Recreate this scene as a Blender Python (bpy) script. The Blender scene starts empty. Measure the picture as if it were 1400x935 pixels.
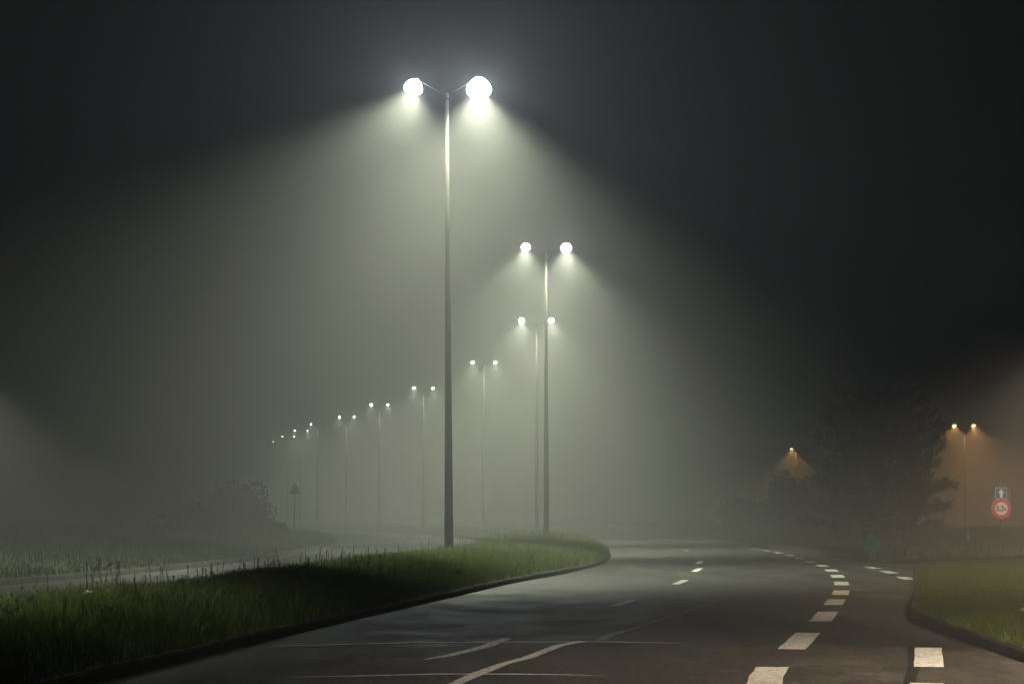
import bpy, bmesh, math, random
import numpy as np
from mathutils import Vector, Matrix
random.seed(7)
RNG = np.random.default_rng(11)
sc = bpy.context.scene
COL = sc.collection
R = math.radians

# ------------------------------------------------------------------ camera
F = 3300.0 / 1400.0                     # focal length in picture widths
CAM_Z = 1.35
PITCH = math.atan((706 - 467.5) / 3300.0)
cam_data = bpy.data.cameras.new('camera')
cam_data.sensor_width = 36.0
cam_data.sensor_fit = 'HORIZONTAL'
cam_data.lens = 36.0 * F
cam_data.clip_start = 0.1
cam_data.clip_end = 3000
cam = bpy.data.objects.new('camera', cam_data)
COL.objects.link(cam)
cam.location = (0, 0, CAM_Z)
cam.rotation_euler = (math.pi / 2 + PITCH, 0, 0)
sc.camera = cam


def at(px, py, z=0.0):
    """measured picture position -> world point on the horizontal plane z"""
    u = (px - 700) / 3300.0
    v = (467.5 - py) / 3300.0
    d = Vector((u, math.cos(PITCH) - v * math.sin(PITCH), math.sin(PITCH) + v * math.cos(PITCH)))
    t = (z - CAM_Z) / d.z
    return Vector((d.x * t, d.y * t, z))


# ------------------------------------------------------------------ materials
def new_mat(name):
    m = bpy.data.materials.new(name)
    m.use_nodes = True
    return m, m.node_tree.nodes, m.node_tree.links, m.node_tree.nodes['Principled BSDF']


def plain(name, col, rough=0.6, metal=0.0, vary=0.0, scale=8.0, bump=0.0):
    m, n, l, b = new_mat(name)
    b.inputs['Base Color'].default_value = (*col, 1)
    b.inputs['Roughness'].default_value = rough
    b.inputs['Specular IOR Level'].default_value = 0.3
    b.inputs['Metallic'].default_value = metal
    if vary > 0 or bump > 0:
        tc = n.new('ShaderNodeTexCoord')
        no = n.new('ShaderNodeTexNoise')
        no.inputs['Scale'].default_value = scale
        no.inputs['Detail'].default_value = 6
        l.new(tc.outputs['Object'], no.inputs['Vector'])
        if vary > 0:
            r = n.new('ShaderNodeValToRGB')
            r.color_ramp.elements[0].position = 0.3
            r.color_ramp.elements[1].position = 0.7
            r.color_ramp.elements[0].color = (*[c * (1 - vary) for c in col], 1)
            r.color_ramp.elements[1].color = (*[min(1, c * (1 + vary)) for c in col], 1)
            l.new(no.outputs['Fac'], r.inputs['Fac'])
            l.new(r.outputs['Color'], b.inputs['Base Color'])
        if bump > 0:
            bp = n.new('ShaderNodeBump')
            bp.inputs['Strength'].default_value = bump
            bp.inputs['Distance'].default_value = 0.02
            l.new(no.outputs['Fac'], bp.inputs['Height'])
            l.new(bp.outputs['Normal'], b.inputs['Normal'])
    return m


def asphalt(name, col, rough):
    m, n, l, b = new_mat(name)
    b.inputs['Specular IOR Level'].default_value = 0.25
    tc = n.new('ShaderNodeTexCoord')

    def noise(scale, detail, stretch=(1, 1, 1), ro=0.55):
        mp = n.new('ShaderNodeMapping'); mp.inputs['Scale'].default_value = stretch
        t = n.new('ShaderNodeTexNoise'); t.inputs['Scale'].default_value = scale; t.inputs['Detail'].default_value = detail; t.inputs['Roughness'].default_value = ro
        l.new(tc.outputs['Object'], mp.inputs['Vector']); l.new(mp.outputs['Vector'], t.inputs['Vector'])
        return t.outputs['Fac']

    def ramp(src, p0, p1, v0, v1):
        r = n.new('ShaderNodeValToRGB')
        r.color_ramp.elements[0].position = p0; r.color_ramp.elements[1].position = p1
        r.color_ramp.elements[0].color = (v0, v0, v0, 1); r.color_ramp.elements[1].color = (v1, v1, v1, 1)
        l.new(src, r.inputs['Fac'])
        return r.outputs['Color']

    def mul(a_, b_):
        x = n.new('ShaderNodeMix'); x.data_type = 'RGBA'; x.blend_type = 'MULTIPLY'; x.inputs[0].default_value = 1
        l.new(a_, x.inputs[6]); l.new(b_, x.inputs[7])
        return x.outputs[2]

    grain = noise(38, 6, ro=0.75)
    tracks = noise(1.0, 4, (1.1, 0.05, 1))
    stains = noise(0.9, 9, (1, 0.5, 1), 0.68)
    spots = noise(2.7, 3)
    base = n.new('ShaderNodeRGB'); base.outputs[0].default_value = (*col, 1)
    c = mul(base.outputs[0], ramp(grain, 0.36, 0.66, 0.45, 1.7))
    c = mul(c, ramp(tracks, 0.36, 0.64, 0.72, 1.28))
    c = mul(c, ramp(stains, 0.36, 0.62, 0.62, 1.25))
    c = mul(c, ramp(spots, 0.60, 0.68, 1.0, 0.72))
    c = mul(c, ramp(noise(6, 5, (2.6, 0.45, 1), 0.7), 0.34, 0.66, 0.55, 1.5))
    c = mul(c, ramp(noise(14, 2, (1.8, 0.3, 1)), 0.68, 0.74, 1.0, 2.2))
    l.new(c, b.inputs['Base Color'])
    rr = n.new('ShaderNodeMapRange'); rr.inputs[1].default_value = 0.35; rr.inputs[2].default_value = 0.65
    rr.inputs[3].default_value = rough - 0.08; rr.inputs[4].default_value = rough + 0.12
    l.new(stains, rr.inputs[0]); l.new(rr.outputs[0], b.inputs['Roughness'])
    bp = n.new('ShaderNodeBump'); bp.inputs['Strength'].default_value = 0.7; bp.inputs['Distance'].default_value = 0.012
    l.new(grain, bp.inputs['Height']); l.new(bp.outputs['Normal'], b.inputs['Normal'])
    return m


def paint(name, col, wear):
    """road paint with worn holes"""
    m, n, l, b = new_mat(name)
    b.inputs['Roughness'].default_value = 0.6
    tc = n.new('ShaderNodeTexCoord')
    no = n.new('ShaderNodeTexNoise'); no.inputs['Scale'].default_value = 7; no.inputs['Detail'].default_value = 12; no.inputs['Roughness'].default_value = 0.8
    mp = n.new('ShaderNodeMapping'); mp.inputs['Scale'].default_value = (2.2, 0.8, 1)
    l.new(tc.outputs['Object'], mp.inputs['Vector']); l.new(mp.outputs['Vector'], no.inputs['Vector'])
    r = n.new('ShaderNodeValToRGB')
    r.color_ramp.elements[0].position = max(0.0, wear - 0.03); r.color_ramp.elements[1].position = wear + 0.09
    r.color_ramp.elements[0].color = (0.06, 0.057, 0.052, 1); r.color_ramp.elements[1].color = (*col, 1)
    l.new(no.outputs['Fac'], r.inputs['Fac']); l.new(r.outputs['Color'], b.inputs['Base Color'])
    return m


def leafy(name, c0, c1, trans=0.3, scale=0.6, rough=0.6):
    m, n, l, b = new_mat(name)
    tc = n.new('ShaderNodeTexCoord')
    no = n.new('ShaderNodeTexNoise'); no.inputs['Scale'].default_value = scale; no.inputs['Detail'].default_value = 7; no.inputs['Roughness'].default_value = 0.7
    l.new(tc.outputs['Object'], no.inputs['Vector'])
    r = n.new('ShaderNodeValToRGB')
    r.color_ramp.elements[0].position = 0.33; r.color_ramp.elements[1].position = 0.67
    r.color_ramp.elements[0].color = (*c0, 1); r.color_ramp.elements[1].color = (*c1, 1)
    l.new(no.outputs['Fac'], r.inputs['Fac']); l.new(r.outputs['Color'], b.inputs['Base Color'])
    b.inputs['Roughness'].default_value = rough
    b.inputs['Specular IOR Level'].default_value = 0.25
    if trans > 0:
        t = n.new('ShaderNodeBsdfTranslucent'); mix = n.new('ShaderNodeMixShader'); mix.inputs[0].default_value = trans
        l.new(r.outputs['Color'], t.inputs['Color'])
        l.new(b.outputs[0], mix.inputs[1]); l.new(t.outputs[0], mix.inputs[2])
        l.new(mix.outputs[0], n['Material Output'].inputs['Surface'])
    return m


def emissive(name, col, strength):
    m, n, l, b = new_mat(name)
    b.inputs['Base Color'].default_value = (0.8, 0.8, 0.8, 1)
    b.inputs['Emission Color'].default_value = (*col, 1)
    b.inputs['Emission Strength'].default_value = strength
    m.cycles.emission_sampling = 'NONE'     # the lamp inside it carries the sampled light
    t = n.new('ShaderNodeBsdfTransparent'); mix = n.new('ShaderNodeMixShader'); mix.inputs[0].default_value = 0.12
    l.new(t.outputs[0], mix.inputs[1]); l.new(b.outputs[0], mix.inputs[2])
    l.new(mix.outputs[0], n['Material Output'].inputs['Surface'])
    return m


M = dict(
    road=asphalt('asphalt', (0.046, 0.045, 0.042), 0.62),
    near_road=asphalt('old_asphalt', (0.058, 0.050, 0.043), 0.66),
    left_road=asphalt('grey_asphalt', (0.06, 0.06, 0.059), 0.5),
    seam=plain('tar_seam', (0.022, 0.021, 0.019), 0.95, vary=0.4),
    paint=paint('white_paint_and_joint_shine', (0.76, 0.74, 0.69), 0.40),
    worn=paint('worn_road_paint', (0.62, 0.61, 0.54), 0.42),
    faint=paint('faint_road_paint', (0.40, 0.39, 0.36), 0.5),
    kerb=plain('concrete_kerb', (0.032, 0.031, 0.028), 0.95, vary=0.45, scale=3, bump=0.4),
    soil=leafy('turf', (0.022, 0.028, 0.010), (0.040, 0.060, 0.016), 0.0, 1.5, 0.95),
    lawn_soil=leafy('lawn_turf', (0.035, 0.048, 0.010), (0.065, 0.085, 0.018), 0.0, 1.2, 0.95),
    grass=leafy('tall_grass_blades', (0.055, 0.092, 0.016), (0.12, 0.165, 0.034), 0.5, 0.9),
    verge=leafy('verge_blades', (0.012, 0.020, 0.006), (0.026, 0.040, 0.010), 0.2, 0.5),
    weed=leafy('weed_leaves', (0.035, 0.075, 0.015), (0.075, 0.13, 0.03), 0.35, 0.7),
    dry=leafy('dry_stalks', (0.055, 0.045, 0.025), (0.11, 0.09, 0.045), 0.2, 2.0),
    lawn=leafy('lawn_blades', (0.075, 0.11, 0.012), (0.125, 0.17, 0.022), 0.5, 0.8),
    arm=plain('dark_arm_steel', (0.004, 0.004, 0.004), 0.95, 0.0),
    pole=plain('galvanised_steel', (0.016, 0.014, 0.012), 0.85, 0.0, vary=0.18, scale=3),
    head=plain('lamp_housing_grey', (0.42, 0.42, 0.42), 0.45, 0.1),
    post=plain('sign_post_steel', (0.16, 0.16, 0.15), 0.5, 0.6),
    sign_back=plain('sign_back_grey', (0.10, 0.11, 0.09), 0.6, 0.3),
    sign_white=plain('sign_white', (0.85, 0.85, 0.85), 0.4),
    sign_red=plain('sign_red', (0.62, 0.02, 0.03), 0.4),
    sign_blue=plain('sign_blue', (0.015, 0.11, 0.36), 0.4),
    sign_black=plain('sign_black', (0.012, 0.012, 0.012), 0.5),
    sign_green=plain('sign_green', (0.008, 0.18, 0.155), 0.5),
    dull_white=plain('faded_white', (0.22, 0.24, 0.20), 0.6),
    bark=plain('bark', (0.07, 0.055, 0.04), 0.9, vary=0.4, scale=6, bump=0.6),
    needles=leafy('pine_needles', (0.012, 0.018, 0.008), (0.030, 0.040, 0.016), 0.1, 1.2),
    leaves=leafy('bush_leaves', (0.012, 0.017, 0.008), (0.028, 0.036, 0.015), 0.1, 1.0),
    petal=plain('white_petal', (0.75, 0.75, 0.72), 0.7),
    yellow=plain('yellow_petal', (0.75, 0.55, 0.05), 0.7),
    stem=plain('green_stem', (0.05, 0.08, 0.025), 0.7),
    paper=leafy('white_paper', (0.7, 0.7, 0.68), (0.85, 0.85, 0.83), 0.6),
    white_glow=emissive('lit_lamp_glass', (0.93, 0.98, 1.0), 60),
    amber_glow=emissive('lit_amber_glass', (1.0, 0.74, 0.36), 40),
    dead_glass=plain('unlit_lamp_glass', (0.5, 0.5, 0.5), 0.2),
)

M['pole'].node_tree.nodes['Principled BSDF'].inputs['Specular IOR Level'].default_value = 0.08
M['seam'].node_tree.nodes['Principled BSDF'].inputs['Specular IOR Level'].default_value = 0.1


# ------------------------------------------------------------------ object helpers
def tag(o, label=None, cat=None, group=None, kind=None):
    if label: o['label'] = label
    if cat: o['category'] = cat
    if group: o['group'] = group
    if kind: o['kind'] = kind
    return o


def empty(name, loc, rz=0.0):
    o = bpy.data.objects.new(name, None)
    COL.objects.link(o)
    o.empty_display_size = 0.3
    o.location = loc
    o.rotation_euler = (0, 0, rz)
    return o


def link(name, me, mats, parent=None):
    o = bpy.data.objects.new(name, me)
    COL.objects.link(o)
    for m in (mats if isinstance(mats, (list, tuple)) else [mats]):
        if m.name not in [x.name for x in me.materials if x]:
            me.materials.append(m)
    if parent: o.parent = parent
    return o


def from_bm(name, bm, mat, parent=None, smooth=False):
    bmesh.ops.recalc_face_normals(bm, faces=bm.faces)
    me = bpy.data.meshes.new(name)
    bm.to_mesh(me); bm.free()
    if smooth:
        for p in me.polygons: p.use_smooth = True
    return link(name, me, mat, parent)


def from_np(name, verts, faces, mat, parent=None, mat_idx=None):
    """faces: (n,k) array of equal sized polygons"""
    me = bpy.data.meshes.new(name)
    k = faces.shape[1]
    me.vertices.add(len(verts)); me.vertices.foreach_set('co', verts.astype(np.float32).ravel())
    me.loops.add(faces.size); me.loops.foreach_set('vertex_index', faces.astype(np.int32).ravel())
    me.polygons.add(len(faces))
    me.polygons.foreach_set('loop_start', np.arange(0, faces.size, k, dtype=np.int32))
    if mat_idx is not None:
        for m in mat: me.materials.append(m)
        me.polygons.foreach_set('material_index', mat_idx.astype(np.int32))
    me.update(calc_edges=True)
    return link(name, me, mat, parent)


def add_box(bm, c, s, rot=None):
    mt = Matrix.Translation(Vector(c)) @ (rot.to_4x4() if rot else Matrix.Identity(4)) @ Matrix.Diagonal((s[0], s[1], s[2], 1))
    return bmesh.ops.create_cube(bm, size=1.0, matrix=mt)['verts']


def add_tube(bm, pts, rads, seg=10, cap=True):
    rings = []
    for i, p in enumerate(pts):
        p = Vector(p)
        a = Vector(pts[max(0, i - 1)]); b = Vector(pts[min(len(pts) - 1, i + 1)])
        d = (b - a).normalized()
        ref = Vector((0, 1, 0)) if abs(d.y) < 0.9 else Vector((1, 0, 0))
        u = d.cross(ref).normalized(); w = d.cross(u).normalized()
        rings.append([bm.verts.new(p + (u * math.cos(2 * math.pi * k / seg) + w * math.sin(2 * math.pi * k / seg)) * rads[i]) for k in range(seg)])
    for a, b in zip(rings, rings[1:]):
        for k in range(seg):
            bm.faces.new((a[k], a[(k + 1) % seg], b[(k + 1) % seg], b[k]))
    if cap:
        bm.faces.new(rings[0]); bm.faces.new(rings[-1])


def add_plate(bm, pts2, y0, y1):
    """upright plate: outline pts2 in (x,z), thickness y0..y1"""
    a = [bm.verts.new((x, y0, z)) for x, z in pts2]
    b = [bm.verts.new((x, y1, z)) for x, z in pts2]
    n = len(a)
    bm.faces.new(a); bm.faces.new(b[::-1])
    for k in range(n):
        bm.faces.new((a[k], a[(k + 1) % n], b[(k + 1) % n], b[k]))


def circle(cx, cz, r, n=40):
    return [(cx + r * math.cos(2 * math.pi * k / n), cz + r * math.sin(2 * math.pi * k / n)) for k in range(n)]


def curve(points):
    """smooth X(Y) through measured points"""
    P = np.array(sorted(points), dtype=float)
    ys, xs = P[:, 0], P[:, 1]
    m = np.gradient(xs, ys)

    def f(y):
        y = np.clip(np.asarray(y, dtype=float), ys[0], ys[-1])
        i = np.clip(np.searchsorted(ys, y) - 1, 0, len(ys) - 2)
        h = ys[i + 1] - ys[i]; t = (y - ys[i]) / h
        return ((2 * t**3 - 3 * t**2 + 1) * xs[i] + (t**3 - 2 * t**2 + t) * h * m[i]
                + (-2 * t**3 + 3 * t**2) * xs[i + 1] + (t**3 - t**2) * h * m[i + 1])
    return f


# ------------------------------------------------------------------ plan of the place
FAR = 420.0
MR = curve([(-30, -6.6), (0, -4.9), (10, -4.15), (19.5, -3.36), (22.4, -3.05), (27.8, -2.5), (32.5, -1.97), (39, -1.18), (49, 0.0),
            (58.6, 1.42), (67.5, 2.42), (82.5, 3.35), (106, 3.9), (131, 3.6), (167, 0.7), (200, -4.6), (230, -9.9), (257, -15),
            (278, -19.3), (299, -23.2), (322, -27.5), (351, -34), (380, -44), (420, -62)])
ML = curve([(-30, -17), (0, -11.5), (10, -9.6), (20, -7.9), (30, -6.5), (38, -5.5), (48.4, -4.5), (58.6, -3.6), (67.5, -2.9), (82.5, -1.9),
            (96, -1.4), (106, -1.2), (131, -1.5), (167, -4.8), (200, -10.2), (230, -15.5), (257, -20.5), (278, -25), (299, -29),
            (322, -33.5), (351, -40), (380, -50), (420, -70)])
VL = curve([(-30, -26), (0, -19.5), (20, -14.6), (30, -12.5), (48.4, -9.9), (62.7, -8.5), (87, -8.0), (106, -8.3), (124, -9.0), (144, -10.4),
            (180, -14.2), (212, -19.5), (250, -28), (300, -38.5), (350, -51), (380, -60), (420, -80)])
RE = curve([(69.5, 10.9), (74, 10.5), (80, 10.7), (90, 11.1), (103, 11.4), (115, 11.2), (131, 10.6), (167, 7.9), (200, 2.9), (230, -2.3),
            (257, -7.4), (278, -11.6), (299, -15.5), (322, -20), (351, -26), (380, -36), (420, -54)])


def sheet(name, xl, xr, ys, z, mat, nx=6, parent=None):
    ys = np.asarray(ys); V = []
    for y in ys:
        a, b = float(xl(y)), float(xr(y))
        for i in range(nx + 1):
            V.append((a + (b - a) * i / nx, y, z))
    n = nx + 1
    Fc = [(r * n + i, r * n + i + 1, (r + 1) * n + i + 1, (r + 1) * n + i) for r in range(len(ys) - 1) for i in range(nx)]
    return from_np(name, np.array(V), np.array(Fc), mat, parent)


YS = np.concatenate([np.arange(-30, 120, 1.5), np.arange(120, FAR + 1, 4)])

# ground: one wide sheet under everything
gx = np.linspace(-460, 460, 24); gy = np.linspace(-90, 560, 24)
gv = np.array([(x, y, -0.06) for y in gy for x in gx])
gf = np.array([(r * 24 + i, r * 24 + i + 1, (r + 1) * 24 + i + 1, (r + 1) * 24 + i) for r in range(23) for i in range(23)])
tag(from_np('ground', gv, gf, M['soil']), kind='structure')

road = sheet('road', lambda y: MR(y) - 0.5, lambda y: 46.0 if y < 71 else float(RE(y)) + 0.5, np.concatenate([np.arange(-30, 71, 1.0), [70.99, 71.01], np.arange(72, 120, 1.5), np.arange(120, FAR + 1, 4)]), 0.0, M['road'], 8)
tag(road, kind='structure')
left_road = sheet('left_road', lambda y: VL(y) - 0.5, lambda y: ML(y) + 0.5, YS, 0.0, M['left_road'], 4)
tag(left_road, kind='structure')
# older asphalt in the foreground, ending at the cross joint
near = sheet('road_patch', lambda y: MR(y) - 0.3, lambda y: 7.0, np.arange(-30, 25.61, 0.8), 0.004, M['near_road'], 8)
near.parent = road


# ------------------------------------------------------------------ kerbed grass islands
def verge_ribbon(name, xl, xr, ys, crown, mat, h=0.13, left_kerb=True, right_kerb=True, nx=14):
    V = []; ys = np.asarray(ys)
    n = nx + 1
    for y in ys:
        a, b = float(xl(y)), float(xr(y))
        a2, b2 = a + (0.15 if left_kerb else 0), b - (0.15 if right_kerb else 0)
        for i in range(n):
            t = i / nx; x = a2 + (b2 - a2) * t
            V.append((x, y, h - 0.02 + crown(t, b2 - a2, x, y)))
    Fc = [(r * n + i, r * n + i + 1, (r + 1) * n + i + 1, (r + 1) * n + i) for r in range(len(ys) - 1) for i in range(nx)]
    return from_np(name, np.array(V), np.array(Fc), mat)


def kerb_line(name, pts, h=0.13, w=0.15, side=1):
    """row of kerb stones along pts; side=+1: the stones lie to the left of travel"""
    bm = bmesh.new()
    P = [Vector((p[0], p[1], 0)) for p in pts]
    N = []
    for i in range(len(P)):
        d = (P[min(i + 1, len(P) - 1)] - P[max(i - 1, 0)]).normalized()
        N.append(Vector((-d.y, d.x, 0)) * side)
    for i in range(len(P) - 1):
        hh = h + random.uniform(-0.009, 0.009); off = random.uniform(-0.007, 0.007)
        rows = []
        for t in (0.006, 0.994):
            p = P[i].lerp(P[i + 1], t); n = N[i].lerp(N[i + 1], t)
            rows.append([bm.verts.new(p + n * off + Vector((0, 0, -0.05))), bm.verts.new(p + n * (off + 0.012) + Vector((0, 0, hh - 0.03))),
                         bm.verts.new(p + n * (off + 0.035) + Vector((0, 0, hh))), bm.verts.new(p + n * w + Vector((0, 0, hh))),
                         bm.verts.new(p + n * w + Vector((0, 0, -0.05)))])
        for k in range(4):
            bm.faces.new((rows[0][k], rows[0][k + 1], rows[1][k + 1], rows[1][k]))
        bm.faces.new(rows[0]); bm.faces.new(rows[1])
    return tag(from_bm(name, bm, M['kerb']), kind='structure')


def med_crown(t, w, x, y):
    return 0.22 * (4 * t * (1 - t)) + 0.04 * math.sin(x * 1.3 + y * 0.5) * (4 * t * (1 - t))


median = tag(verge_ribbon('median', ML, MR, YS, med_crown, M['soil']), kind='structure')
kerb_line('median_kerb', [(float(MR(y)), y) for y in YS], h=0.115, side=1)
kerb_line('median_kerb', [(float(ML(y)), y) for y in YS], side=-1)


def left_crown(t, w, x, y):
    d = (1 - t) * w
    return 0.5 * (1 - math.exp(-d / 5.0)) + 0.08 * math.sin(x * 0.4 + y * 0.23) * min(1, d / 3)


left_verge = tag(verge_ribbon('left_verge', lambda y: VL(y) - 50, VL, YS, left_crown, M['soil'], left_kerb=False, nx=30), kind='structure')
kerb_line('verge_kerb', [(float(VL(y)), y) for y in YS], side=1)


def right_crown(t, w, x, y):
    return 0.35 * (1 - math.exp(-t * w / 6.0)) + 0.05 * math.sin(x * 0.5 + y * 0.31) * min(1, t * w / 3)


RYS = np.concatenate([np.arange(69.6, 120, 1.5), np.arange(120, FAR + 1, 4)])
right_verge = tag(verge_ribbon('right_verge', RE, lambda y: RE(y) + 70, RYS, right_crown, M['soil'], right_kerb=False, nx=34), kind='structure')
kerb_line('verge_kerb', [(float(RE(y)), y) for y in RYS], side=-1)
kerb_line('verge_kerb', [(x, 69.55) for x in np.arange(10.9, 70, 1.5)], side=1)

# lawn island on the right: closed outline
ISL = [(4.25, -20), (4.3, 0), (4.4, 10), (4.62, 19), (4.75, 22.4), (4.93, 27), (5.28, 32), (6.1, 37), (7.2, 43), (8.3, 50), (9.1, 55), (9.9, 58.5), (11.2, 61),
       (13.2, 62.3), (16, 62.8), (22, 62.8), (44, 62.6), (44, 30), (44, -20)]


def dense(pl, step=0.7):
    out = []
    n = len(pl)
    for i in range(n - 1):
        a, b = Vector(pl[i]), Vector(pl[i + 1])
        k = max(1, int((b - a).length / step))
        p0 = Vector(pl[i - 1]) if i else a - (b - a); p3 = Vector(pl[i + 2]) if i + 2 < n else b + (b - a)
        for j in range(k):
            t = j / k
            q = 0.5 * ((2 * a) + (b - p0) * t + (2 * p0 - 5 * a + 4 * b - p3) * t * t + (3 * a - p0 - 3 * b + p3) * t ** 3)
            out.append((q.x, q.y))
    out.append(tuple(pl[-1]))
    return out


edge = dense(ISL[:17])
kerb_line('lawn_kerb', edge, side=-1, h=0.12)
# lawn surface: sheet per row from its left edge to x=44
ey = np.array([p[1] for p in edge]); ex = np.array([p[0] for p in edge])
iy = np.argsort(ey[:-40]) if False else None
LE = curve([(p[1], p[0]) for p in ISL[:15]])
lys = np.concatenate([np.arange(-20, 58, 1.0), np.arange(58, 62.7, 0.2)])


def lawn_h(x, y):
    d = max(0.0, min(x - float(LE(y)), 62.8 - y))
    return 0.11 + 0.16 * (1 - math.exp(-d / 2.5)) + 0.02 * math.sin(x * 1.1 + y * 0.7) * min(1, d)


lv = []
for y in lys:
    a = float(LE(y)) + 0.14
    for i in range(25):
        x = a + (44 - a) * (i / 24) ** 1.6
        lv.append((x, y, lawn_h(x, y)))
lf = np.array([(r * 25 + i, r * 25 + i + 1, (r + 1) * 25 + i + 1, (r + 1) * 25 + i) for r in range(len(lys) - 1) for i in range(24)])
tag(from_np('lawn', np.array(lv), lf, M['lawn_soil']), kind='structure')


# ------------------------------------------------------------------ grass
def blades(name, pos, h, w, mat, lean=0.5, parent=None):
    """pos (n,3); h,w arrays: two-segment tapering blades"""
    n = len(pos)
    ang = RNG.uniform(0, 2 * np.pi, n); la = RNG.uniform(0, 2 * np.pi, n)
    ln = RNG.uniform(0.1, lean, n) * h
    wd = np.stack([np.cos(ang), np.sin(ang), np.zeros(n)], 1) * w[:, None] * 0.5
    ld = np.stack([np.cos(la) * ln, np.sin(la) * ln, np.zeros(n)], 1)
    up = np.zeros((n, 3)); up[:, 2] = h
    base = pos.copy(); base[:, 2] -= 0.02
    mid = pos + ld * 0.3 + up * 0.55
    tip = pos + ld + up * RNG.uniform(0.85, 1.0, n)[:, None]
    V = np.stack([base - wd, base + wd, mid + wd * 0.75, mid - wd * 0.75, tip + wd * 0.12, tip - wd * 0.12], 1).reshape(-1, 3)
    k = np.arange(n)[:, None] * 6
    Fc = np.concatenate([k + np.array([[0, 1, 2, 3]]), k + np.array([[3, 2, 4, 5]])], 0)
    return from_np(name, V, Fc, mat, parent)


def clump(x, y, s):
    return (np.sin(x * 1.7 * s + 1.3 * np.sin(y * 0.9 * s)) * np.sin(y * 1.1 * s + 1.7 * np.sin(x * 0.7 * s)) + 0.6 * np.sin(x * 4.1 * s + y * 2.3 * s)) * 0.5


def sample_ribbon(n, xl, xr, y0, y1, pw=1.0):
    y = y0 + (y1 - y0) * RNG.random(n) ** pw
    t = RNG.random(n)
    a, b = xl(y), xr(y)
    return a + (b - a) * t, y, t, b - a


def median_grass(n, y0, y1, hs, ws, pw):
    x, y, t, w = sample_ribbon(n, lambda v: ML(v) + 0.1, lambda v: MR(v) - 0.045, y0, y1, pw)
    z = 0.11 + 4 * t * (1 - t) * (0.22 + 0.04 * np.sin(x * 1.3 + y * 0.5))
    c = clump(x, y, 1.0) + 0.6 * clump(x + 31, y + 7, 0.35)
    h = hs * (0.72 + 0.5 * c + RNG.uniform(-0.25, 0.35, n)) * (0.55 + 0.45 * np.minimum(1, 8 * t * (1 - t)))
    return np.stack([x, y, z], 1), np.clip(h, 0.05, 0.6), np.full(n, ws) * RNG.uniform(0.6, 1.3, n)


parts = [median_grass(60000, 17, 46, 0.20, 0.010, 0.9), median_grass(34000, 44, 80, 0.29, 0.018, 1.0), median_grass(22000, 78, 135, 0.30, 0.03, 1.0),
         median_grass(12000, 133, 330, 0.3, 0.06, 1.0)]
g = blades('tall_grass', *[np.concatenate([p[i] for p in parts]) for i in range(3)], M['grass'], 0.7)
tag(g, 'tall unmown grass growing on the kerbed median under the white lamps', 'grass', kind='stuff')

dp = [median_grass(9000, 17, 50, 0.26, 0.010, 0.9), median_grass(6000, 48, 110, 0.27, 0.02, 1.0)]
g = blades('dry_grass', *[np.concatenate([p[i] for p in dp]) for i in range(3)], M['dry'], 1.1)
tag(g, 'bent straw coloured grass mixed into the green median grass', 'grass', kind='stuff')
# broad leaved weeds in patches
wx, wy, wt, ww = sample_ribbon(260, lambda v: ML(v) + 0.3, lambda v: MR(v) - 0.25, 18, 80, 1.0)
wc, wn, ws_ = [], [], []
for i in range(260):
    k = random.randint(14, 34); sz = random.uniform(0.10, 0.26)
    zz = 0.11 + 4 * wt[i] * (1 - wt[i]) * 0.22
    wc.append(np.array([wx[i], wy[i], zz + sz * 0.5]) + RNG.normal(0, 1, (k, 3)) * np.array([sz * 0.6, sz * 0.6, sz * 0.35]))
    wn.append(np.tile([0, 0, 1.0], (k, 1)) + RNG.normal(0, 0.5, (k, 3))); ws_.append(RNG.uniform(0.018, 0.045, k))
WEEDS = (np.concatenate(wc), np.concatenate(wn), np.concatenate(ws_))

# seed stalks standing above the grass
x, y, t, w = sample_ribbon(420, lambda v: ML(v) + 0.3, lambda v: MR(v) - 0.6, 20, 105, 1.0)
z = 0.11 + 4 * t * (1 - t) * 0.22
pos = np.stack([x, y, z], 1)
st = []
sv, sf = [], []
for i in range(len(pos)):
    p = pos[i]; h = random.uniform(0.2, 0.5); a = random.uniform(0, 6.28); l_ = random.uniform(0.02, 0.14)
    tp = p + np.array([math.cos(a) * l_, math.sin(a) * l_, h])
    k = len(sv); wv = 0.004 + y[i] * 0.00006
    d = np.array([wv, 0, 0])
    sv += [p - d, p + d, tp + d * 0.6, tp - d * 0.6]
    sf.append((k, k + 1, k + 2, k + 3))
    for j in range(5):
        q = p + (tp - p) * (0.72 + 0.07 * j); k = len(sv); s = random.uniform(0.006, 0.014) + y[i] * 0.0001
        e = np.array([random.uniform(-1, 1) * s, random.uniform(-1, 1) * s, s * 0.9])
        f_ = np.array([s * 0.6, s * 0.3, 0.0])
        sv += [q - f_, q + f_ * 0.5 - e * 0.2, q + e + f_, q + e - f_]
        sf.append((k, k + 1, k + 2, k + 3))
tag(from_np('seed_stalks', np.array(sv), np.array(sf), M['dry']), 'brown seed stalks rising from the tall median grass', 'grass', kind='stuff')

# lawn
n = 60000
y = 18 + 44.6 * RNG.random(n); x = LE(y) + 0.02 + (np.minimum(15.5, 1.2 + y * 0.24) - LE(y)) * RNG.random(n)
ok = x > LE(y) + 0.04; x, y = x[ok], y[ok]
z = np.array([lawn_h(a, b) for a, b in zip(x, y)])
c = clump(x, y, 0.8)
h = np.clip(0.085 + 0.03 * c + RNG.uniform(-0.03, 0.04, len(x)), 0.03, 0.2)
tag(blades('lawn_grass', np.stack([x, y, z], 1), h, RNG.uniform(0.01, 0.02, len(x)), M['lawn'], 0.8), 'short yellow green mown grass on the right lawn', 'grass', kind='stuff')


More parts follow.
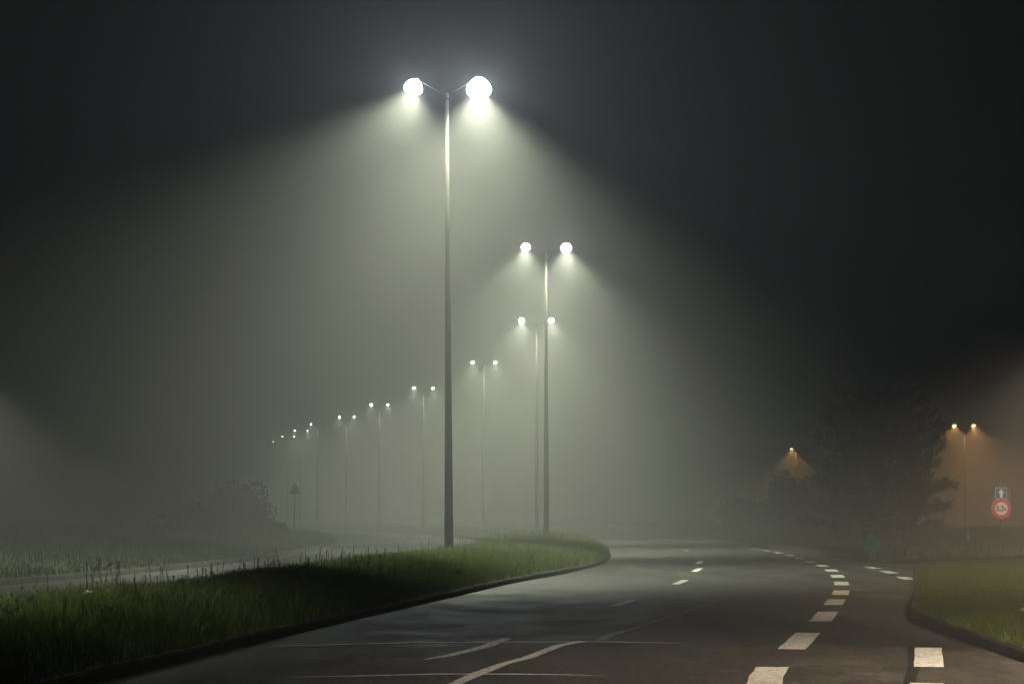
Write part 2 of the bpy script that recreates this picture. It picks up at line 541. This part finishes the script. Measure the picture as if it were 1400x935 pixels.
def verge_grass(name, label, n, side, y0, y1, depth, hs, ws):
    y = y0 + (y1 - y0) * RNG.random(n); d = depth * RNG.random(n) ** 1.6
    if side < 0:
        x = VL(y) - 0.17 - d
        z = 0.11 + 0.5 * (1 - np.exp(-d / 5)) + 0.08 * np.sin(x * 0.4 + y * 0.23) * np.minimum(1, d / 3)
    else:
        x = RE(y) + 0.17 + d
        z = 0.11 + 0.35 * (1 - np.exp(-d / 6)) + 0.05 * np.sin(x * 0.5 + y * 0.31) * np.minimum(1, d / 3)
    c = clump(x, y, 0.6)
    h = np.clip(hs * (0.8 + 0.5 * c + RNG.uniform(-0.3, 0.4, n)), 0.05, 0.7)
    tag(blades(name, np.stack([x, y, z], 1), h, ws * RNG.uniform(0.6, 1.4, n), M['verge'], 0.7), label, 'grass', kind='stuff')


verge_grass('verge_grass', 'rough dark grass on the bank left of the far carriageway', 60000, -1, 34, 260, 14, 0.17, 0.022)
verge_grass('verge_grass', 'rough grass on the verge under the pine', 60000, 1, 70, 260, 20, 0.2, 0.022)

# ------------------------------------------------------------------ road markings (parts of the road)
def stripe(name, pts, width, mat, parent, z=0.008, jag=0.0):
    """pts: world (x,y) centre line; width scalar or list"""
    bm = bmesh.new(); prev = None
    P = [Vector((p[0], p[1], 0)) for p in pts]
    for i, p in enumerate(P):
        d = (P[min(i + 1, len(P) - 1)] - P[max(i - 1, 0)]).normalized(); nrm = Vector((-d.y, d.x, 0))
        w = width[i] if isinstance(width, (list, tuple)) else width
        a = bm.verts.new(p + nrm * (w / 2 + random.uniform(-jag, jag)) + Vector((0, 0, z)))
        b = bm.verts.new(p - nrm * (w / 2 + random.uniform(-jag, jag)) + Vector((0, 0, z)))
        if prev: bm.faces.new((prev[0], a, b, prev[1]))
        prev = (a, b)
    return from_bm(name, bm, mat, parent)


def sub(p, q, k):
    return [(p[0] + (q[0] - p[0]) * i / k, p[1] + (q[1] - p[1]) * i / k) for i in range(k + 1)]


# dashes along the outer edge of the carriageway: measured near ones, then a steady rhythm round the bend
ED = curve([(18, 1.85), (20.3, 2.12), (26.2, 3.1), (32.8, 4.22), (38, 5.05), (42.8, 5.8), (49.5, 6.72), (57, 7.6), (62.7, 8.2), (75.5, 9.1), (87, 9.8), (95, 10.05),
            (104, 10.2), (120, 10.1), (140, 9.2), (167, 6.8), (200, 1.8)])
near_dashes = [(18.6, 21.8), (24.7, 28.2), (31.2, 34.4), (37.0, 39.6)]
yy = 41.7
while yy < 175:
    near_dashes.append((yy, yy + 2.6)); yy += 5.9
for a, b in near_dashes:
    ps = [(float(ED(v)), v) for v in np.linspace(a, b, 6)]
    stripe('edge_dash', ps, 0.29, M['paint'], road, jag=0.006)
# outer row beyond the shoulder
for (p, q, w) in [((3.74, 21.8), (4.28, 25.0), 0.27), ((2.75, 16.2), (3.36, 19.7), 0.27)]:
    stripe('edge_dash', sub(p, q, 5), w, M['paint'], road, jag=0.005)
for a, b in [((1244, 792.5), (1232, 788.5)), ((1222, 784), (1208, 780.5)), ((1199, 777.5), (1185, 774.5))]:
    p, q = at(*a), at(*b)
    stripe('edge_dash', sub((p.x, p.y), (q.x, q.y), 4), 0.27, M['paint'], road, jag=0.01)
# lane divider
for a, b in [((841, 829), (867, 820)), ((923, 799), (937, 793)), ((949, 781.5), (957, 777)), ((953, 770.5), (960, 767))]:
    p, q = at(*a), at(*b)
    stripe('lane_dash', sub((p.x, p.y), (q.x, q.y), 4), 0.17, M['paint'], road, jag=0.006)
for yv in (95, 108, 121, 134):
    mid = lambda v: float(MR(v)) * 0.5 + float(ED(v)) * 0.5
    stripe('lane_dash', [(mid(v), v) for v in np.linspace(yv, yv + 3, 4)], 0.15, M['worn'], road)
# worn paint strokes
pp = [at(*p) for p in ((583, 902), (612, 897), (640, 890), (665, 884), (694, 873))]
stripe('worn_stroke', [(p.x, p.y) for p in pp], [0.05, 0.1, 0.12, 0.14, 0.11], M['worn'], road, jag=0.012)
pp = [at(*p) for p in ((600, 944), (625, 935), (655, 921), (690, 908), (720, 900), (745, 891), (765, 883.5), (795, 877))]
stripe('worn_stroke', [(p.x, p.y) for p in pp], [0.13, 0.13, 0.13, 0.12, 0.12, 0.12, 0.12, 0.13], M['paint'], road, z=0.010, jag=0.018)
pp = [at(*p) for p in ((819, 876.5), (838, 867), (862, 861), (900, 848), (930, 839), (960, 829), (1000, 815))]
stripe('worn_stroke', [(p.x, p.y) for p in pp], [0.12, 0.12, 0.07, 0.06, 0.05, 0.045, 0.03], M['faint'], road, jag=0.01)
# cross joints, the light they reflect drawn in pale paint
pp = [at(*p) for p in ((372, 884), (480, 881), (560, 879), (700, 878), (840, 878), (930, 879.5))]
stripe('cross_joint', [(p.x, p.y) for p in pp], [0.05, 0.11, 0.14, 0.15, 0.13, 0.05], M['paint'], road, z=0.0075, jag=0.015)
pp = [at(*p) for p in ((400, 926), (480, 925), (600, 922), (700, 922), (770, 923), (830, 924.5))]
stripe('cross_joint', [(p.x, p.y) for p in pp], [0.05, 0.10, 0.12, 0.12, 0.08, 0.03], M['paint'], road, z=0.0075, jag=0.02)
stripe('tar_joint', [(2.5, 14.5), (3.19, 19.5), (3.6, 21.8), (4.14, 25.2)], 0.10, M['seam'], road, z=0.006, jag=0.02)
# left carriageway edge line
for a, b in [(43.6, 46.2), (52, 55), (58.5, 62), (68, 71), (77.5, 80.5), (87, 90), (96.5, 99.5)]:
    stripe('edge_dash', [(float(VL(v)) + 0.55, v) for v in np.linspace(a, b, 5)], 0.20, M['faint'], left_road, jag=0.01)


# ------------------------------------------------------------------ street lamps
H_HEAD = 12.1


def spot(name, loc, tilt_dir, energy, col, half, blend, rad, parent, along=1.0):
    ld = bpy.data.lights.new(name, 'SPOT')
    ld.energy = energy; ld.color = col; ld.spot_size = R(half * 2); ld.spot_blend = blend; ld.shadow_soft_size = rad
    o = bpy.data.objects.new(name, ld); COL.objects.link(o)
    o.parent = parent; o.location = loc
    o.rotation_euler = Vector(tilt_dir).to_track_quat('-Z', 'Y').to_euler()
    o.scale = (1, along, 1)        # road optics: wide along the road, tighter across
    return o


def omni(name, loc, energy, col, rad, parent):
    ld = bpy.data.lights.new(name, 'POINT')
    ld.energy = energy; ld.color = col; ld.shadow_soft_size = rad
    o = bpy.data.objects.new(name, ld); COL.objects.link(o)
    o.parent = parent; o.location = loc
    return o


def ellipsoid(bm, c, s, seg=16, rings=8, zcut=None):
    vs = bmesh.ops.create_uvsphere(bm, u_segments=seg, v_segments=rings, radius=1.0)['verts']
    for v in vs:
        if zcut is not None and v.co.z > zcut: v.co.z = zcut
        v.co = Vector((v.co.x * s[0] + c[0], v.co.y * s[1] + c[1], v.co.z * s[2] + c[2]))


SPOT_E, OMNI_E = 5600.0, 90.0
WHITE = (0.95, 1.0, 0.76)
COOL = (0.86, 0.95, 1.0)


def lamp_post(loc, rz, label, group, H=12.1, tint=(1.0, 0.50, 0.17), glow=1.0, heads=((-1, 1.0, 5), (1, 1.0, 5)), amber=False, along=1.3, lean=0.0, arm=0.8, half=56):
    """heads: (side, strength, outward tilt in degrees); strength 0 = dead lamp"""
    root = empty('street_lamp', loc, rz)
    root.rotation_euler = (0, R(lean), rz)
    tag(root, label, 'street lamp', group)
    top = H - 0.28
    bm = bmesh.new()
    zs = [0, 0.5, 1.2, 1.25, top * 0.35, top * 0.7, top]
    rs = [0.116, 0.114, 0.110, 0.106, 0.086, 0.058, 0.040]
    add_tube(bm, [(0, 0, z) for z in zs], rs, 16)
    from_bm('pole', bm, M['pole'], root, True)
    bm = bmesh.new(); add_box(bm, (0, 0, 0.012), (0.42, 0.42, 0.03)); from_bm('base_plate', bm, M['pole'], root)
    bm = bmesh.new(); add_box(bm, (0, -0.111, 0.75), (0.10, 0.012, 0.42)); from_bm('access_door', bm, M['pole'], root)
    bm = bmesh.new(); add_tube(bm, [(0, 0, top - 0.12), (0, 0, top + 0.06)], [0.046, 0.042], 14); from_bm('cap', bm, M['pole'], root, True)
    for (s, k, tilt, *own) in heads:
        hf = own[0] if own else half
        gr = own[1] if len(own) > 1 else 0.115  # brighter lamps get larger glass: their glare is built into its size
        bm = bmesh.new()
        add_tube(bm, [(0, 0, top - 0.02), (s * 0.25, 0, top + 0.12), (s * (arm - 0.05), 0, top + 0.42)], [0.011, 0.010, 0.010], 8)
        from_bm('arm', bm, M['arm'], root, True)
        bm = bmesh.new()               # slim housing on top of the drop shaped glass
        add_tube(bm, [(0, 0, 0.0), (0, 0, 0.05), (0, 0, 0.075)], [0.10, 0.085, 0.03], 16)
        hd = from_bm('lamp_head', bm, M['head'], root, True)
        hd.location = (s * arm, 0, H + 0.12)
        hd.rotation_euler = (0, -s * R(tilt), 0)
        bm = bmesh.new()
        ellipsoid(bm, (0, 0, 0.03 - gr * 0.9), (gr, gr * 0.95, gr * 0.92) if not amber else (0.2, 0.12, 0.12), 24, 14)
        for v in bm.verts:             # bell: narrower at the top, fuller below, following the outline of the glare
            f_ = 1.08 - 0.30 * (v.co.z - 0.03 + gr) / gr
            v.co.x *= f_; v.co.y *= f_
        glass = M['amber_glow'] if amber else M['white_glow']
        from_bm('lamp_glass', bm, glass if k > 0 else M['dead_glass'], hd, True)
        if k > 0:
            t = R(tilt)
            if amber:
                spot('lamp_beam', (0, 0, -gr), (0, 0, -1), SPOT_E * k, tint, half, 0.4, 0.08, hd, 1.6)
                omni('lamp_glow', (0, 0, -gr), OMNI_E * 0.15 * k * glow, tint, 0.07, hd)
            else:
                spot('lamp_beam', (0, 0, -gr), (0, 0, -1), SPOT_E * k, WHITE, hf + 2, 0.85, 0.08, hd, along)
                omni('lamp_glow', (0, 0, -gr), OMNI_E * k * glow, COOL, 0.07, hd)
    return root


ROW = 'white double headed street lamps along the median'
posts = [  # picture x of the pole, picture y of its lamps, label, heads
    (615, 115, 'nearest and tallest looking white double headed street lamp, on the median grass', ((-1, 1.75, 14, 61, 0.22), (1, 2.9, 1, 56, 0.29))),
    (746.5, 337, 'second nearest double headed street lamp, standing at the rounded bulge of the median', ((-1, 1.7, 4, 56, 0.17), (1, 2.3, 2, 56, 0.20))),
    (733.5, 438, 'third double headed street lamp, its pole just left of the second lamp pole', ((-1, 1.5, 4, 56, 0.15), (1, 1.5, 4, 56, 0.15))),
    (661.5, 496, 'fourth double headed street lamp, between the nearest pole and the third lamp', ((-1, 0.98, 0), (1, 0.98, 3))),
    (579, 531, 'fifth double headed street lamp, first one left of the nearest pole', ((-1, 0.98, 0), (1, 0.98, 3))),
    (519, 553.5, 'sixth double headed street lamp in the fog, second one left of the nearest pole', ((-1, 0.98, 0), (1, 0.98, 3))),
    (474, 570, 'seventh double headed street lamp in the fog, third one left of the nearest pole', ((-1, 0.98, 0), (1, 0.98, 3))),
    (434.5, 580, 'faint street lamp with only its left head lit, just right of the triangular sign', ((-1, 0.9, 0), (1, 0, 3))),
    (411.5, 589, 'faint double headed street lamp in the fog right above the triangular sign', ((-1, 0.98, 0), (1, 0.98, 3))),
    (394, 597, 'very faint double headed street lamp in thick fog just left of the triangular sign', ((-1, 0.4, 0), (1, 0.3, 3))),
    (366, 605, 'very faint double headed street lamp in thick fog above the right end of the bush', ((-1, 0.3, 0, 56, 0.08), (1, 0.3, 3, 56, 0.08))),
]
for i, (px, py, lab, heads) in enumerate(posts):
    p = at(px, py, H_HEAD)
    d = (float(MR(p.y + 4)) - float(MR(p.y - 4))) / 8
    rz = -math.atan(d)
    lamp_post((p.x, p.y, 0.10), rz, lab, ROW, H=12.0, heads=heads, lean=-0.35 if i == 0 else 0, glow=3.2 if i == 0 else 1.0)

lamp_post((-6.85, 28.0, 0.10), 0.0, 'added unseen low white fill lamp at the left edge of the near median', 'added unseen fill lamps beside the near road', H=3.1,
          heads=((1, 0.17, 1),), glow=0.01, along=2.6, half=62, arm=0.3)  # added out of view to brighten the near median grass

p = at(1318, 582, 10.2)
lamp_post((p.x, p.y, 0.25), 0.1, 'distant double headed street lamp with amber light, right of the pine above the round sign', 'amber street lamps beyond the verge',
          H=9.95, heads=((-1, 1.9, 2), (1, 2.4, 8)), amber=True, arm=0.95)
p = at(1088, 614, 9.6)
lamp_post((p.x, p.y, 0.25), 0.0, 'distant single amber street lamp glowing over the bushes left of the pine', 'amber street lamps beyond the verge',
          H=9.35, heads=((-1, 2.2, 0),), amber=True, arm=0.5)
# unseen lamps added right of the view to light sign, lawn and foreground
lamp_post((18.6, 75.5, 0.25), 0.3, 'added unseen warm lamp on the right verge, lighting the round sign', 'amber street lamps beyond the verge',
          H=7.2, heads=((-1, 0.42, 4), (1, 0.2, 2)), amber=True, glow=0.05, tint=(1.0, 0.74, 0.50), half=50)  # added so that the sign face catches light
lamp_post((16.0, 44.5, 0.25), 0.0, 'added unseen warm fill lamp on the far part of the lawn', 'amber street lamps beyond the verge',
          H=6.3, heads=((-1, 0.9, 12),), amber=True, glow=0.02, tint=(1.0, 0.78, 0.40), half=52)  # extra lamp, out of view, that brightens the lawn
lamp_post((10.4, 34.0, 0.25), 0.0, 'added unseen low warm white fill lamp on the middle part of the lawn', 'added unseen fill lamps beside the near road',
          H=4.0, heads=((-1, 0.20, 6),), amber=True, glow=0.01, half=58, tint=(1.0, 0.84, 0.58), arm=0.5)  # added fill for the lawn front and the road beside it
lamp_post((7.0, 21.0, 0.25), 0.0, 'added unseen low warm white fill lamp on the near part of the lawn', 'added unseen fill lamps beside the near road',
          H=3.4, heads=((-1, 0.36, 11),), amber=True, glow=0.01, half=61, tint=(1.0, 0.82, 0.60), arm=0.5)  # added fill for the foreground asphalt and markings


# ------------------------------------------------------------------ signs
def text_mesh(name, body, size, mat, parent, loc, bold=0.0):
    cu = bpy.data.curves.new(name, 'FONT')
    cu.body = body; cu.size = size; cu.align_x = 'CENTER'; cu.align_y = 'CENTER'; cu.offset = bold; cu.extrude = 0.002
    tmp = bpy.data.objects.new(name, cu); COL.objects.link(tmp)
    bpy.context.view_layer.update()
    me = bpy.data.meshes.new_from_object(tmp.evaluated_get(bpy.context.evaluated_depsgraph_get()))
    bpy.data.objects.remove(tmp)
    o = link(name, me, mat, parent)
    o.location = loc; o.rotation_euler = (math.pi / 2, 0, 0)
    return o


sp = at(1367, 754, 0.35)
sp = Vector((1367 - 700, 0, 0)) * (82.0 / 3300) + Vector((0, 82.0, 0.25))
rt = empty('road_sign', sp)
tag(rt, 'round red rimmed 3,5t sign below a blue arrow sign, on a post', 'road sign')
zc = 1.35 + (706 - 695) / 3300 * 82 - sp.z
za = 1.35 + (706 - 674.5) / 3300 * 82 - sp.z
zd = 1.35 + (706 - 675.5) / 3300 * 82 - sp.z
bm = bmesh.new(); add_tube(bm, [(0, 0, -0.3), (0, 0, za + 0.4)], [0.032, 0.032], 10); from_bm('post', bm, M['post'], rt, True)
bm = bmesh.new(); add_plate(bm, circle(0, zc, 0.335), -0.06, -0.045); disc = from_bm('weight_limit_sign', bm, M['sign_white'], rt)
bm = bmesh.new()   # red ring
o_, i_ = circle(0, zc, 0.322), circle(0, zc, 0.222)
ov = [bm.verts.new((a, -0.064, b)) for a, b in o_]; iv = [bm.verts.new((a, -0.064, b)) for a, b in i_]
for k in range(len(ov)):
    bm.faces.new((ov[k], ov[(k + 1) % len(ov)], iv[(k + 1) % len(iv)], iv[k]))
from_bm('red_rim', bm, M['sign_red'], disc)
text_mesh('lettering', '3,5', 0.25, M['sign_black'], disc, (-0.04, -0.066, zc), 0.006)
text_mesh('lettering', 't', 0.17, M['sign_black'], disc, (0.14, -0.066, zc - 0.012), 0.004)
bm = bmesh.new(); add_plate(bm, [(-0.195, za - 0.195), (0.195, za - 0.195), (0.195, za + 0.195), (-0.195, za + 0.195)], -0.06, -0.045)
arrow = from_bm('arrow_sign', bm, M['sign_white'], rt)
bm = bmesh.new(); add_plate(bm, [(-0.179, za - 0.179), (0.179, za - 0.179), (0.179, za + 0.179), (-0.179, za + 0.179)], -0.064, -0.061)
from_bm('blue_face', bm, M['sign_blue'], arrow)
bm = bmesh.new(); add_plate(bm, [(-0.05, za - 0.15), (0.05, za - 0.15), (0.05, za + 0.01), (0.115, za + 0.01), (0, za + 0.155), (-0.115, za + 0.01), (-0.05, za + 0.01)], -0.068, -0.0655)
from_bm('white_arrow', bm, M['sign_white'], arrow)
bm = bmesh.new(); add_plate(bm, circle(0.01, zd, 0.36), 0.036, 0.05); from_bm('dark_backing_disc', bm, M['sign_back'], rt)

# green divergence marker at the nose of the branch
gp = at(1190, 768, 0.12)
gm = empty('direction_marker', (gp.x, 72.0, 0.15))
gm.location.x = (1190 - 700) * 72.0 / 3300
tag(gm, 'small teal green marker board with pale chevron, low in front of the pine', 'road marker')
bm = bmesh.new()
zb, zt_, hw = 0.22, 0.78, 0.25
pts2 = [(-hw, zb)] + [(hw, zb)] + [(hw, zt_ - 0.02), (hw - 0.02, zt_), (-hw + 0.02, zt_), (-hw, zt_ - 0.02)]
add_plate(bm, pts2, -0.03, 0.03); bd = from_bm('board', bm, M['sign_green'], gm)
bm = bmesh.new(); add_plate(bm, [(-0.2, 0.52), (0, 0.73), (0.2, 0.52), (0.2, 0.38), (0, 0.58), (-0.2, 0.38)], -0.036, -0.032)
from_bm('chevron', bm, M['dull_white'], bd)
bm = bmesh.new(); add_box(bm, (0, 0, 0.1), (0.16, 0.05, 0.26)); from_bm('foot', bm, M['post'], gm)

# triangular sign seen from behind
tp = Vector(((404 - 700) * 165.0 / 3300, 165.0, 0.45))
ts = empty('road_sign', tp)
tag(ts, 'dark triangular road sign seen from behind on a thin post beside the left bush', 'road sign')
z0 = 1.35 + (706 - 675) / 20.0 - tp.z; z1 = 1.35 + (706 - 661) / 20.0 - tp.z
bm = bmesh.new()
tri = []
for (cx, cz, a0) in [(-0.36, z0 + 0.04, 210), (0.36, z0 + 0.04, 330), (0, z1 - 0.05, 90)]:
    for da in (-50, 0, 50):
        tri.append((cx + 0.045 * math.cos(R(a0 + da)), cz + 0.045 * math.sin(R(a0 + da))))
add_plate(bm, tri, 0.03, 0.045); from_bm('triangle_panel', bm, M['sign_back'], ts)
bm = bmesh.new(); add_tube(bm, [(-0.05, 0, -0.4), (0.02, 0, z1 - 0.2)], [0.04, 0.04], 8); from_bm('post', bm, M['post'], ts, True)
bm = bmesh.new(); add_box(bm, (0, 0.022, z0 + 0.2), (0.4, 0.02, 0.04)); from_bm('bracket', bm, M['post'], ts)

# short pale marker post near the pine
mp_ = Vector(((1322 - 700) * 95.0 / 3300, 95.0, 0.25))
mk = empty('marker_post', mp_)
tag(mk, 'short pale marker post standing in the verge grass between pine and round sign', 'marker post')
bm = bmesh.new(); add_tube(bm, [(0, 0, -0.1), (0, 0, 0.62), (0, 0, 0.66)], [0.05, 0.05, 0.03], 10); from_bm('post', bm, M['sign_white'], mk, True)
bm = bmesh.new(); add_tube(bm, [(0, 0, 0.48), (0, 0, 0.56)], [0.053, 0.053], 10); from_bm('red_band', bm, M['sign_red'], mk, True)


# ------------------------------------------------------------------ vegetation
def leaf_cards(C, N_, s, elong=1.6):
    """one quad per centre C (n,3) with random direction biased to N_; s sizes"""
    n = len(C)
    a = N_ + RNG.normal(0, 0.6, (n, 3)); a /= np.linalg.norm(a, axis=1)[:, None]
    b = np.cross(a, RNG.normal(0, 1, (n, 3))); b /= np.linalg.norm(b, axis=1)[:, None]
    a = a * (s * elong)[:, None]; b = b * s[:, None] * 0.5
    V = np.stack([C - b * 0.4, C + a * 0.5 - b, C + a, C + a * 0.5 + b], 1).reshape(-1, 3)
    Fc = np.arange(n)[:, None] * 4 + np.array([[0, 1, 2, 3]])
    return V, Fc


V, Fc = leaf_cards(*WEEDS)
tag(from_np('leafy_weeds', V, Fc, M['weed']), 'low broad leaved weeds in patches among the median grass', 'weeds', kind='stuff')


def bush(loc, rx, ry, h, label, n=5200, leaf=0.13, mat='leaves', group=None, cat='bush', name='bush', lumps=16):
    root = empty(name, loc)
    tag(root, label, cat, group)
    bm = bmesh.new()
    for k in range(5):
        a = random.uniform(0, 6.28); r = random.uniform(0.2, 0.6)
        add_tube(bm, [(0.1 * math.cos(a), 0.1 * math.sin(a), -0.1), (0.3 * rx * r * math.cos(a), 0.3 * ry * r * math.sin(a), h * 0.35), (rx * r * math.cos(a), ry * r * math.sin(a), h * 0.75)], [0.07, 0.05, 0.02], 6)
    from_bm('trunk', bm, M['bark'], root, True)
    Cs, Ns = [], []
    per = int(n * 1.7) // lumps
    for k in range(lumps):
        a = random.uniform(0, 6.28); e = random.uniform(0, 1)
        q = math.sqrt(random.random()) * 0.72
        cz = h * (0.12 + 0.62 * e * math.sqrt(max(0, 1 - q * q)))
        c = np.array([rx * q * math.cos(a), ry * q * math.sin(a), cz])
        s = np.array([rx, ry, h * 0.6]) * random.uniform(0.26, 0.44)
        d = RNG.normal(0, 1, (per, 3)); d /= np.linalg.norm(d, axis=1)[:, None]
        Cs.append(c + d * s * (RNG.random((per, 1)) ** 0.4)); Ns.append(d)
    C = np.concatenate(Cs); Nn = np.concatenate(Ns)
    keep = C[:, 2] > 0.02; C, Nn = C[keep], Nn[keep]
    V, Fc = leaf_cards(C, Nn, 0.75 * leaf * RNG.uniform(0.6, 1.5, len(C)))
    from_np('crown', V, Fc, M[mat], root)
    return root


def P3(px, depth, z=0.4):
    return (float((px - 700) * depth / 3300), depth, z)


HB = 'dark bushes on the left bank'
bush(P3(322, 114, 0.5), 2.0, 1.7, 2.85, 'rounded dark bush on the left bank beside the triangular sign', 9000, 0.10, group=HB, lumps=22)
bush(P3(264, 116, 0.5), 1.9, 1.6, 1.75, 'dark bush joined to the left side of the rounded bush', 6000, 0.10, group=HB)
bush(P3(373, 116, 0.4), 0.8, 0.8, 0.9, 'low small bush at the foot of the rounded bush by the sign', 2500, 0.11, group=HB, lumps=8)
RB = 'dark bushes left of the pine'
bush(P3(1077, 150, 0.4), 1.9, 1.9, 4.0, 'dark pointed bush in front of the single amber lamp', 6000, 0.14, group=RB)
bush(P3(1118, 146, 0.4), 2.2, 2.0, 3.6, 'dark bush pressed against the left side of the pine', 6000, 0.14, group=RB)
bush(P3(1020, 160, 0.4), 2.6, 2.0, 2.6, 'low dark bush at the far left end of the bushes by the pine', 5000, 0.14, group=RB)


def pine(loc, h, rad, label):
    root = empty('pine_tree', loc)
    tag(root, label, 'tree')
    bm = bmesh.new()
    add_tube(bm, [(0, 0, -0.2), (0.05, 0, h * 0.3), (-0.05, 0.05, h * 0.65), (0, 0, h * 0.98)], [0.24, 0.18, 0.1, 0.03], 10)
    Cs, Ns = [], []
    lev = 15
    for i in range(lev):
        t = i / (lev - 1)
        z = 0.55 + (h - 1.0) * t
        L0 = rad * max(0.12, (1 - t ** 3) ** 0.6)
        nb = 11 if t < 0.75 else 8
        for k in range(nb):
            a = 2 * math.pi * (k + random.random() * 0.7) / nb + i * 0.77
            L = L0 * random.uniform(0.6, 1.14)
            rise = random.uniform(-0.05, 0.34) + 0.4 * t ** 2
            d = Vector((math.cos(a), math.sin(a), 0))
            pts = [Vector((0, 0, z)), Vector((0, 0, z)) + d * L * 0.5 + Vector((0, 0, L * rise * 0.25)), Vector((0, 0, z)) + d * L + Vector((0, 0, L * rise * 0.9))]
            add_tube(bm, pts, [0.05 * (1 - t) + 0.02, 0.03 * (1 - t) + 0.012, 0.008], 5, False)
            nt = max(3, int(L * 4.2))
            for j in range(nt):
                u = 0.32 + 0.68 * (j + random.random() * 0.6) / nt
                b0 = pts[0].lerp(pts[1], min(1, u * 2)) if u < 0.5 else pts[1].lerp(pts[2], (u - 0.5) * 2)
                sx = (1 - u) * 0.55 + 0.12
                side = Vector((-d.y, d.x, 0)) * random.uniform(-1, 1) * sx * L * 0.55
                c = b0 + side + Vector((0, 0, random.uniform(-0.05, 0.14)))
                m = 46
                dirn = (d * random.uniform(0.3, 0.8) + Vector((0, 0, random.uniform(0.5, 1.1))) + side * 0.4).normalized()
                base = np.array(c)[None, :] + RNG.normal(0, 0.06, (m, 3)) + np.array(dirn)[None, :] * RNG.uniform(-0.14, 0.2, (m, 1))
                Cs.append(base); Ns.append(np.repeat(np.array(dirn)[None, :], m, 0))
    C = np.concatenate(Cs); Nn = np.concatenate(Ns)
    from_bm('trunk', bm, M['bark'], root, True)
    V, Fc = leaf_cards(C, Nn, 0.032 * RNG.uniform(0.7, 1.4, len(C)), 5.2)
    from_np('crown', V, Fc, M['needles'], root)
    return root


pine(P3(1204, 105, 0.4), 6.6, 3.2, 'large dark spreading pine with tufted branches on the right verge')


# small white flowers and litter on the median
def flower(loc, n, hh, label, group, mat='petal'):
    root = empty('wildflower', loc)
    tag(root, label, 'flower', group)
    for k in range(n):
        bm = bmesh.new(); bf = bmesh.new()
        a = random.uniform(0, 6.28); r = random.uniform(0.02, 0.12); z = hh * random.uniform(0.75, 1.0)
        tip = Vector((r * math.cos(a), r * math.sin(a), z))
        add_tube(bm, [(0, 0, -0.05), tip * 0.5 + Vector((0, 0, 0.03)), tip], [0.006, 0.005, 0.004], 5)
        mid = bf.verts.new(tip)
        for j in range(6):
            b = j * math.pi / 3; s = random.uniform(0.04, 0.06)
            e = Vector((math.cos(b), math.sin(b), random.uniform(0.1, 0.7))) * s; q = Vector((-math.sin(b), math.cos(b), 0)) * s * 0.45
            bf.faces.new([mid, bf.verts.new(tip + e * 0.7 - q), bf.verts.new(tip + e), bf.verts.new(tip + e * 0.7 + q)])
        st = from_bm('stem', bm, M['stem'], root); from_bm('blossom', bf, M[mat], st)


FG = 'white wildflowers on the median'
for (px, py, n, hh, lab) in [(124, 812, 3, 0.42, 'tall white wildflower, leftmost of the pale flowers in the median grass'),
                             (140, 806, 3, 0.52, 'tallest pale wildflower, in the middle of the flowers in the median grass'),
                             (158, 803, 3, 0.44, 'pale wildflower, rightmost of the flowers near the left edge of the median'),
                             (122, 842, 2, 0.30, 'short white wildflower below the taller ones in the median grass')]:
    p = at(px, py + 8, 0.2)
    flower((p.x, p.y, 0.24), n, hh, lab, FG)
p = at(1387, 843, 0.22)
flower((p.x, p.y, 0.2), 1, 0.1, 'single yellow flower in the mown lawn on the right', None, 'yellow')
p = at(627, 793, 0.3)
bm = bmesh.new()
vs = bmesh.ops.create_icosphere(bm, subdivisions=2, radius=0.06)['verts']
for v in vs: v.co = Vector((v.co.x * random.uniform(0.7, 1.3), v.co.y * random.uniform(0.7, 1.2), v.co.z * random.uniform(0.3, 0.7)))
lt = from_bm('litter', bm, M['paper'])
lt.location = (p.x, p.y, 0.44)
tag(lt, 'crumpled white paper scrap lying in the grass near the nearest lamp pole', 'litter')

# ------------------------------------------------------------------ fog
bm = bmesh.new()
add_box(bm, (0, 230, 9.4), (1000, 720, 21.2))
m = bpy.data.materials.new('fog'); m.use_nodes = True
nt = m.node_tree; nt.nodes.clear()
out = nt.nodes.new('ShaderNodeOutputMaterial'); pv = nt.nodes.new('ShaderNodeVolumePrincipled')
pv.inputs['Color'].default_value = (0.985, 0.985, 0.97, 1)
pv.inputs['Density'].default_value = 0.0068
pv.inputs['Anisotropy'].default_value = 0.35
pv.inputs['Density Attribute'].default_value = ''
nt.links.new(pv.outputs[0], out.inputs['Volume'])
m.cycles.homogeneous_volume = True
m.cycles.volume_sampling = 'MULTIPLE_IMPORTANCE'
hz = from_bm('haze', bm, m)
tag(hz, kind='stuff')

# ------------------------------------------------------------------ night sky
w = bpy.data.worlds.new('World'); sc.world = w; w.use_nodes = True
n = w.node_tree.nodes; l = w.node_tree.links
sky = n.new('ShaderNodeTexSky'); sky.sky_type = 'NISHITA'; sky.sun_disc = False
sky.sun_elevation = R(-4); sky.sun_rotation = R(200)
l.new(sky.outputs['Color'], n['Background'].inputs['Color'])
n['Background'].inputs['Strength'].default_value = 0.01

# ------------------------------------------------------------------ render settings
sc.view_settings.view_transform = 'Standard'
sc.view_settings.look = 'None'
sc.view_settings.gamma = 1
sc.view_settings.exposure = 0
cy = sc.cycles
cy.use_denoising = True
cy.denoiser = 'OPENIMAGEDENOISE'
cy.max_bounces = 6; cy.diffuse_bounces = 2; cy.glossy_bounces = 2; cy.transmission_bounces = 2; cy.volume_bounces = 0; cy.transparent_max_bounces = 8
cy.sample_clamp_indirect = 3.0
cy.use_light_tree = True
cy.caustics_reflective = False; cy.caustics_refractive = False
sc.render.use_persistent_data = False
